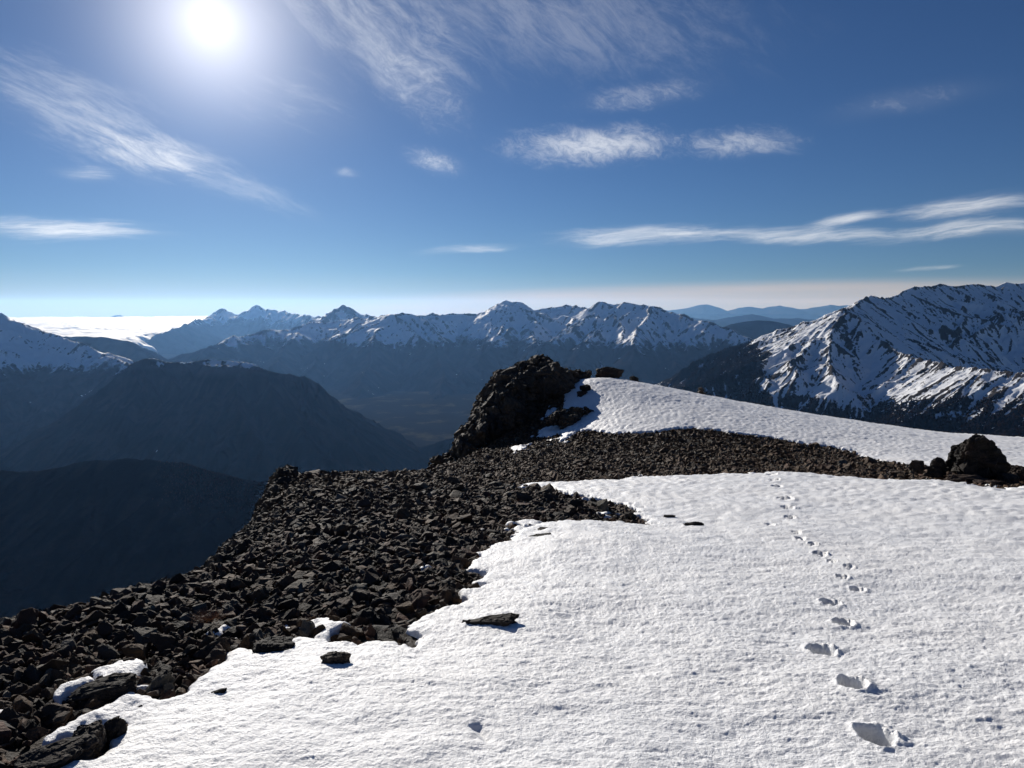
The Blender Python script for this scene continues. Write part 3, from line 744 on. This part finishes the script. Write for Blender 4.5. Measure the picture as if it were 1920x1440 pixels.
# masses of blocks packed inside an outline seen from the camera: outcrops
def outcrop(name, label, cat, poly, dfront, dback, n, rmax, rmin, seed, lod, mat=R_CRAG, flat=.75, tilt=.35):
    rng = np.random.default_rng(seed)
    P = np.array(poly, float)
    lo, hi = P.min(0), P.max(0)
    q = rng.uniform(lo, hi, (n * 12, 2)); sdp = polysdf(q[:, 0], q[:, 1], poly)
    k = sdp > 1.0; q, sdp = q[k][:n], sdp[k][:n]
    Vs, Fs, Ts = [], [], []; off = 0
    ys = np.clip((q[:, 1] - lo[1]) / (hi[1] - lo[1]), 0, 1)
    for (px, py), s, t in zip(q, sdp, ys):
        f = dback + (dfront - dback) * (t ** 1.2)            # leaning back towards the top
        # rounded in plan: the sides stand further back
        f += (1 - min(s / 40.0, 1)) * (dback - dfront) * .35
        f = f + abs(rng.normal(0, .25)) * (dback - dfront) * .35
        r = min(s * f / FPX * 1.05, rmax * rng.uniform(.45, 1.0)); r = max(r, rmin)
        c = W(px, py, f)
        V, fc = lod[rng.integers(len(lod))]
        S_ = np.array([1.25, 1.25, 1.25 / flat])
        R = rot_mats(1, tilt, rng)[0]
        V2 = (V * S_) @ R.T * r + c
        Vs.append(V2); Fs.append(fc + off); off += len(V); Ts.append(np.full(len(V), rng.random()))
    V = np.concatenate(Vs); base = np.array([V[:, 0].mean(), V[:, 1].mean(), V[:, 2].min()])
    me = mesh_of(name, V - base, np.concatenate(Fs), False, {'tint': np.concatenate(Ts)})
    o = link(name, me, mat); o.location = base
    return tag(o, label, cat)
CRAG = [(800, 884), (806, 856), (825, 852), (843, 848), (850, 824), (862, 800), (880, 788), (886, 768), (893, 742), (905, 730), (917, 712), (925, 702), (945, 692), (965, 685), (978, 680), (990, 674), (1005, 666), (1020, 665), (1032, 671), (1042, 680), (1053, 688), (1070, 693), (1088, 693), (1105, 693), (1112, 700), (1106, 712), (1092, 714), (1085, 728), (1078, 740), (1068, 748), (1050, 757), (1030, 762), (1018, 775), (1010, 790), (1004, 812), (975, 822), (940, 840), (900, 862), (850, 884)]
outcrop('crag', 'big black rocky crag standing at the edge of the summit ridge', 'crag', CRAG, 33.5, 40.5, 1100, .85, .10, 5, LODC, tilt=.9)
outcrop('rock_rib', 'low dark rib of rock running from the crag foot onto the snow', 'rock', [(1008, 800), (1020, 783), (1040, 770), (1060, 764), (1085, 762), (1105, 763), (1118, 771), (1108, 776), (1090, 782), (1082, 797), (1062, 812), (1050, 812), (1048, 795), (1030, 797)], 33.6, 35.0, 110, .5, .08, 6, LODC)
outcrop('rock_cliff', 'small grey cliff dropping off the left edge of the scree', 'cliff', [(528, 882), (545, 880), (548, 900), (532, 935), (540, 955), (520, 1000), (500, 1035), (470, 1055), (420, 1066), (398, 1064), (425, 1040), (445, 1018), (478, 990), (490, 965), (492, 945), (506, 938), (508, 920), (516, 905), (520, 890)], 8.4, 15, 700, .55, .20, 8, LODC, tilt=.4)

def snow_z(x, y):
    sd = float(snow_sd(np.array([x]), np.array([y]))[0])
    return float(ground_z(np.array([x]), np.array([y]))[0]) + .035 * math.sqrt(min(max(sd / .10, 0), 1)) + .05 * float(sstep(0, .9, sd))
def boulder(name, label, px, py, d, w, h, dep, rz, seed, n=22, tilt=(0, 0), sink=.12, cat='boulder', box=.6, amp=.09, peak=None, mat=None, chips=9, on=False, steps=.06, taper=None):
    "a single block of width w, height h, depth dep whose foot stands at the photo pixel"
    rng = random.Random(seed)
    V, f = hull_rock(rng, n=n, sq=(1, 1, 1), box=box, sub=6, amp=amp * 1.3, seed=seed, el=.075, steps=steps)
    V = V / (V.max(0) - V.min(0)); V[:, 2] -= V[:, 2].min()
    if peak is not None:
        k = np.clip(V[:, 2], 0, 1)[:, None]; s = 1 - (1 - peak[0]) * k ** 1.3
        V[:, :2] = V[:, :2] * s + np.array([[peak[1], 0]]) * k
    if taper:
        q = np.clip(V[:, 0:1] + .5, 0, 1); V[:, 1:] *= taper + (1 - taper) * q
    if chips:
        Vs, Fs = [V], [f]; off = len(V); src = V.copy()
        for q in range(chips):
            c = src[rng.randrange(len(src))]; c = np.array([c[0] * .88, c[1] * .88, c[2] * .86])
            v2, f2 = hull_rock(rng, n=14, sq=(1, rng.uniform(.7, 1), rng.uniform(.6, .9)), box=.55, sub=2, amp=.07, seed=seed + q)
            v2 = v2 * rng.uniform(.12, .24) @ np.array(Euler((rng.uniform(-.5, .5), rng.uniform(-.5, .5), rng.uniform(0, 6))).to_matrix()) + c
            Vs.append(v2); Fs.append(f2 + off); off += len(v2)
        V = np.concatenate(Vs); f = np.concatenate(Fs)
    V = V * np.array([w, dep, h])
    me = mesh_of(name, V, f, False, {'tint': np.full(len(V), rng.random())})
    o = link(name, me, mat or R_TOR)
    p = W(px, py, d)
    if on: p[2] = snow_z(p[0], p[1])
    o.location = (p[0], p[1], p[2] - h * sink); o.rotation_euler = (tilt[0], tilt[1], rz)
    return tag(o, label, cat)

g1 = 'rocks on the snow crest'
boulder('boulder', 'long dark rock lying on the snow crest just right of the crag', 1142, 720, 42.0, 1.75, .80, 1.0, .1, 11, box=.8, on=True)
boulder('boulder', 'small dark rock on the snow crest right of the longer rock', 1187, 722, 42.6, .6, .42, .5, .5, 12, tilt=(0, .3), on=True)
boulder('boulder', 'dark stone on the snow beside the crag, upper of two touching stones', 1098, 735, 38.5, .62, .46, .5, .2, 13)
boulder('boulder', 'dark stone on the snow beside the crag, lower of two touching stones', 1092, 749, 38.2, .62, .55, .5, .6, 14)

# the tor at the right edge
d0 = 17.6
boulder('boulder', 'tall pointed black boulder, biggest of the right hand rock group', 1832, 892, d0, 1.42, 1.12, 1.2, .1, 20, n=30, box=.58, peak=(.52, -.06), amp=.10, sink=.05, steps=.08, chips=12)
boulder('boulder', 'knobbly black boulder leaning against the left of the tall pointed one', 1758, 893, d0 + .1, .62, .52, .5, .3, 21, amp=.12, sink=.06, peak=(.6, .05))
boulder('boulder', 'small round dark boulder at the left end of the right hand rock group', 1718, 886, d0 + .4, .34, .34, .34, .8, 22, sink=.05)
boulder('boulder', 'low brown slab below the tall pointed boulder', 1812, 906, d0 - .7, .98, .24, .6, .05, 23, box=.7, sink=.1)
boulder('boulder', 'reddish brown block at the snow edge below the tall pointed boulder', 1858, 917, d0 - 1.3, .76, .26, .5, -.12, 24, box=.55, sink=.1)
boulder('boulder', 'dark tilted wedge boulder right of the tall pointed one', 1908, 905, d0 + .2, .62, .48, .5, .2, 25, tilt=(0, .35), box=.5, sink=.08)
boulder('boulder', 'black rock in shade between the tall boulder and the tilted wedge', 1886, 910, d0 - .6, .5, .34, .5, .2, 26, sink=.1)

# stones in the near snow
def stone_in_snow(label, px, py, w, h, dep, rz, seed, tilt=(0, 0), sink=.25, box=.6, taper=None):
    x, y = hit([px], [py]); z = snow_z(x[0], y[0])
    o = boulder('stone', label, px, py, float(y[0]), w, h, dep, rz, seed, cat='stone', sink=0, tilt=tilt, box=box, mat=R_OBJ2, taper=taper, chips=5)
    o.location = (float(x[0]), float(y[0]), z - h * sink - .012)
    return o
R_OBJ2 = mat_rock('snow_stone', (.05, .043, .038), (.075, .055, .042), 2.5)
stone_in_snow('flat dark slab lying alone in the near snow', 914, 1186, .46, .22, .19, -.16, 31, box=.55, sink=.34, taper=.45)
stone_in_snow('black stone sunk in the snow at lower left', 629, 1268, .20, .12, .13, .0, 32, sink=.12)
stone_in_snow('small dark stone tip showing in the middle distance of the snow', 1300, 994, .30, .10, .14, 0, 33, sink=.35)
stone_in_snow('thin dark stone sliver in the snow near the scree tongue', 1256, 974, .2, .07, .1, 0, 34, sink=.6)
stone_in_snow('dark stone in the snow notch beside the scree edge', 1012, 1013, .34, .10, .16, 0, 35, sink=.4, taper=.5)
stone_in_snow('dark flat stone in the snow above the notch stone', 1035, 1001, .5, .07, .15, 0, 36, sink=.5)
stone_in_snow('tiny dark stone poking out of the snow left of the black stone', 541, 1246, .04, .035, .04, 0, 37, sink=.2)
stone_in_snow('narrow dark stone at the snow edge in the lower left', 405, 1309, .12, .06, .07, .2, 38, sink=.4, taper=.4)
stone_in_snow('ragged stone half covered by the snow edge', 515, 1228, .3, .11, .2, .1, 39, sink=-.05)
stone_in_snow('big rough slab in the rock pocket at the bottom left', 110, 1432, .36, .11, .2, .35, 40, box=.45, sink=.2, tilt=(.1, -.15))
stone_in_snow('rounded brown rock in the rock pocket under the snow tongue', 166, 1404, .17, .15, .16, .5, 41, sink=.15)
stone_in_snow('dark rock under the snow overhang in the rock pocket', 214, 1380, .12, .12, .12, .9, 42, sink=.1)
stone_in_snow('long layered slab beside the small snow patch at lower left', 195, 1303, .36, .10, .18, .3, 43, box=.42, sink=.05, tilt=(.1, -.12))

# cairn on the snow crest
def cairn():
    p = W(1315, 747, 43.4); p[2] = snow_z(p[0], p[1]) + .04
    root = bpy.data.objects.new('cairn', None); COL.objects.link(root); root.location = (p[0], p[1], p[2] - .08)
    tag(root, 'small cairn of stacked flat stones on the snow skyline', 'cairn')
    z = 0
    for i, (w, h, dx) in enumerate(((.74, .17, .12), (.52, .14, .03), (.46, .13, -.04), (.44, .12, -.03), (.36, .11, -.04))):
        V, f = hull_rock(random.Random(60 + i), n=18, sq=(1, 1, 1), box=.6, sub=2, amp=.06, seed=60 + i)
        V = V / (V.max(0) - V.min(0)); V[:, 2] -= V[:, 2].min(); V = V * np.array([w, w * .8, h])
        me = mesh_of('cairn_stone', V, f, False, {'tint': np.full(len(V), .3 + .1 * i)})
        o = link('stone', me, R_CRAG, root); o.location = (dx, 0, z); o.rotation_euler = (0, random.uniform(-.08, .08), i * .7); z += h * .88
cairn()
# dry tuft
def tuft():
    x, y = hit([395], [1178]); z = float(ground_z(x, y)[0]); rng = random.Random(2)
    V, Fq = [], []
    for i in range(260):
        a = rng.uniform(0, 6.283); r = abs(rng.gauss(0, .05)); l = rng.uniform(.05, .12); b = rng.uniform(0, 6.283); w = .0016
        p = Vector((math.cos(a) * r, math.sin(a) * r, .04)); q = p + Vector((math.cos(a) * l * .8, math.sin(a) * l * .8, l * .55)); s = Vector((math.cos(b), math.sin(b), 0)) * w
        k = len(V); V += [p - s, p + s, q + s * .3, q - s * .3]; Fq.append((k, k + 1, k + 2, k + 3))
    me = mesh_of('dry_tuft', np.array(V), np.array(Fq), False)
    m, t, b = new_mat('dry_grass'); b.inputs['Base Color'].default_value = rgba(.20, .10, .05)
    o = link('grass_tuft', me, m); o.location = (float(x[0]), float(y[0]), z + .03)
    tag(o, 'dry orange brown tuft among the stones at left', 'grass tuft')
tuft()

# ------------------------------------------------------------------ air
def haze():
    V = np.array([(x, y, z) for z in (-1250, 800) for y in (-3000, 62000) for x in (-56000, 56000)], F)
    Q = np.array([(0, 2, 3, 1), (4, 5, 7, 6), (0, 1, 5, 4), (2, 6, 7, 3), (0, 4, 6, 2), (1, 3, 7, 5)])
    me = mesh_of('haze', V, Q, False)
    m = bpy.data.materials.new('haze'); m.use_nodes = True; t = NT(m.node_tree)
    t.n.remove(t.n['Principled BSDF'])
    v = t.new('ShaderNodeVolumePrincipled')
    v.inputs['Color'].default_value = rgba(.22, .48, 1.0); v.inputs['Density'].default_value = HAZE
    v.inputs['Anisotropy'].default_value = .5; v.inputs['Absorption Color'].default_value = rgba(1, 1, 1)
    t.l.new(v.outputs[0], t.n['Material Output'].inputs['Volume'])
    o = link('haze', me, m); tag(o, 'thin blue mountain haze', 'haze', kind='stuff')
    return o
HAZE = 1.2e-5
haze()

# ------------------------------------------------------------------ sky
def sky():
    w = bpy.data.worlds.new('World'); sc.world = w; w.use_nodes = True; t = NT(w.node_tree)
    bg = t.n['Background']
    st = t.new('ShaderNodeTexSky', sky_type='NISHITA'); st.sun_disc = False
    st.sun_elevation = math.radians(SUN_EL); st.sun_rotation = math.radians(SUN_AZ)
    st.altitude = 1800; st.air_density = 1.0; st.dust_density = .35; st.ozone_density = 1.6
    d = t.vmath('NORMALIZE', t.new('ShaderNodeTexCoord').outputs['Generated'])
    sep = t.new('ShaderNodeSeparateXYZ'); t.put(sep.inputs[0], d)
    az = t.math('MULTIPLY', t.math('ARCTAN2', sep.outputs[0], sep.outputs[1]), 57.29578)
    el = t.math('MULTIPLY', t.math('ARCSINE', sep.outputs[2]), 57.29578)
    cmb = t.new('ShaderNodeCombineXYZ'); t.put(cmb.inputs[0], az); t.put(cmb.inputs[1], el)
    ae = cmb.outputs[0]
    wn = t.new('ShaderNodeTexNoise'); wn.inputs['Scale'].default_value = .13; wn.inputs['Detail'].default_value = 3; t.put(wn.inputs['Vector'], ae)
    ae2 = t.vmath('ADD', ae, t.vmath('MULTIPLY', t.vmath('SUBTRACT', wn.outputs['Color'], (.5, .5, .5)), (2.6, 1.2, 0)))
    def grain(rot, sx, sy, detail, dist, off):
        mp = t.new('ShaderNodeMapping'); t.put(mp.inputs[0], ae2); mp.inputs['Rotation'].default_value = (0, 0, math.radians(rot))
        return t.noise(t.vmath('ADD', t.scalev(mp.outputs[0], sx, sy, 1), (off, off * .7, 0)), 1.0, detail, .74, dist)
    NZ = {'flat': grain(-3, .16, 1.5, 9, .3, 3), 'left': grain(20, .26, 1.15, 8, .3, 11), 'fan': grain(36, .24, .7, 8, .35, 23), 'curl': grain(16, .7, 1.25, 8, .5, 37)}
    def cloud(px, py, L, Wd, rot, stg, kind='flat', thr=.36, soft=.36):
        a0, e0 = azel(px, py)
        a1, e1 = azel(px + L * math.cos(math.radians(rot)), py + L * math.sin(math.radians(rot)))
        a2, e2 = azel(px - Wd * math.sin(math.radians(rot)), py + Wd * math.cos(math.radians(rot)))
        la = math.hypot(a1 - a0, e1 - e0); wa = math.hypot(a2 - a0, e2 - e0); an = math.atan2(e1 - e0, a1 - a0)
        mp = t.new('ShaderNodeMapping', vector_type='TEXTURE'); t.put(mp.inputs[0], ae2)
        mp.inputs['Location'].default_value = (a0, e0, 0); mp.inputs['Rotation'].default_value = (0, 0, an); mp.inputs['Scale'].default_value = (la, wa, 1)
        msk = t.mapr(t.vmath('LENGTH', mp.outputs[0]), 1.15, .1)
        lo = t.math('SUBTRACT', thr + .22, t.math('MULTIPLY', msk, .22))     # frayed edge: thinner where the patch ends
        nz = t.math('ADD', t.math('MULTIPLY', t.mapr(NZ[kind], lo, t.math('ADD', lo, soft)), .8), t.math('MULTIPLY', msk, .2))
        return t.math('MULTIPLY', t.math('MULTIPLY', nz, msk), stg)
    cl = [cloud(1110, 272, 225, 50, -3, .58, 'curl', .26), cloud(1390, 268, 150, 40, 0, .36, 'curl', .30), cloud(1200, 178, 180, 38, -9, .26, 'curl', .34),
          cloud(150, 215, 290, 110, 24, .34, 'left', .30), cloud(300, 285, 180, 50, 9, .50, 'left', .26), cloud(430, 345, 220, 40, 20, .24, 'left', .30),
          cloud(160, 323, 84, 20, 2, .5, 'flat', .34), cloud(110, 428, 250, 30, 2, .85, 'flat', .30),
          cloud(690, 50, 320, 140, 28, .27, 'fan', .32), cloud(775, 150, 170, 85, 42, .26, 'curl', .32), cloud(1020, 30, 560, 150, 4, .17, 'fan', .28),
          cloud(808, 303, 86, 34, 14, .45, 'curl', .34), cloud(1200, 443, 240, 26, -3, .62, 'flat', .27), cloud(1500, 440, 340, 22, 0, .52, 'flat', .27),
          cloud(1830, 432, 230, 24, -3, .64, 'flat', .28), cloud(1810, 392, 200, 28, -7, .58, 'flat', .28), cloud(1590, 412, 100, 16, -9, .6, 'flat', .26),
          cloud(880, 467, 130, 12, -4, .55, 'flat', .34), cloud(650, 326, 34, 14, 10, .3, 'curl', .38), cloud(1740, 503, 90, 8, -3, .35, 'flat', .34),
          cloud(1700, 190, 260, 40, -12, .16, 'curl', .44), cloud(560, 190, 220, 110, 10, .16, 'left', .42)]
    tot = cl[0]
    for c in cl[1:]: tot = t.math('ADD', tot, c)
    tot = t.math('MINIMUM', tot, .95)
    skyc = t.mix(1.0, st.outputs[0], rgba(.41, .64, 1.0), 'MULTIPLY')
    k = SKY_K
    # low veil of thin cloud along the horizon
    ab, eb = azel(1250, 590); a1, e1 = azel(2400, 566); a3, e3 = azel(1250, 526)
    mp = t.new('ShaderNodeMapping', vector_type='TEXTURE'); t.put(mp.inputs[0], ae)
    mp.inputs['Location'].default_value = (ab, eb, 0); mp.inputs['Rotation'].default_value = (0, 0, math.atan2(e1 - eb, a1 - ab)); mp.inputs['Scale'].default_value = (38, e3 - eb, 1)
    veil = t.mapr(t.vmath('LENGTH', mp.outputs[0]), 1.02, .6)
    vn = t.noise(t.scalev(ae, .05, 1.3, 1), 1.0, 5, .55)
    veil = t.math('MULTIPLY', veil, t.mapr(vn, .25, .7, .5, .85))
    col = t.mix(veil, skyc, rgba(.64 / k, .52 / k, .46 / k))
    low = t.math('MULTIPLY', t.mapr(el, 3.2, -.2), .5)
    col = t.mix(low, col, rgba(.36 / k, .37 / k, .39 / k))
    col = t.mix(tot, col, rgba(.92 / k, .93 / k, .95 / k))
    # the bright ring of scattered light round the sun
    dt = t.math('MINIMUM', t.vmath('DOT_PRODUCT', d, tuple(S)), 1.0)
    ang = t.math('MULTIPLY', t.math('ARCCOSINE', dt), 57.29578)
    def bell(w, a): return t.math('MULTIPLY', t.math('EXPONENT', t.math('MULTIPLY', t.math('POWER', t.math('DIVIDE', ang, w), 2.0), -1.0)), a)
    core = t.math('MULTIPLY', t.math('EXPONENT', t.math('DIVIDE', ang, -1.6)), .6); halo = bell(5.2, .5)
    wide = t.math('MULTIPLY', t.math('EXPONENT', t.math('DIVIDE', ang, -8.0)), .14)
    g = t.math('DIVIDE', t.math('ADD', t.math('ADD', core, halo), wide), k)
    add = t.new('ShaderNodeMix', data_type='RGBA', blend_type='ADD'); add.inputs[0].default_value = 1.0
    gm = t.mix(1.0, rgba(1.0, .95, .93), g, 'MULTIPLY')
    t.put(add.inputs[6], col); t.put(add.inputs[7], gm)
    t.put(bg.inputs[0], add.outputs[2]); bg.inputs[1].default_value = k
SKY_K = .0445
sky(); sc.world.cycles.sampling_method = 'NONE'
sun = bpy.data.lights.new('sun', 'SUN'); sun.energy = 5.0; sun.angle = math.radians(.5); sun.color = (1, .95, .88)
so = bpy.data.objects.new('sun', sun); COL.objects.link(so); so.rotation_euler = S.to_track_quat('Z', 'Y').to_euler(); so.location = (0, 0, 30)

# ------------------------------------------------------------------ camera and render settings
cam = bpy.data.cameras.new('camera'); co = bpy.data.objects.new('camera', cam); COL.objects.link(co); sc.camera = co
cam.sensor_width = 36; cam.lens = 36 * FPX / 1920; cam.clip_start = .1; cam.clip_end = 400000
co.rotation_euler = (math.pi / 2 - PITCH, 0, 0); co.location = (0, 0, 0)
sc.view_settings.view_transform = 'Standard'; sc.view_settings.look = 'None'; sc.view_settings.exposure = .1; sc.view_settings.gamma = 1
cy = sc.cycles
cy.max_bounces = 4; cy.diffuse_bounces = 2; cy.glossy_bounces = 2; cy.transmission_bounces = 0; cy.volume_bounces = 0; cy.transparent_max_bounces = 8
cy.use_denoising = True; cy.caustics_reflective = False; cy.caustics_refractive = False
sc.render.film_transparent = False
print('done', round(time.time() - T0, 1))
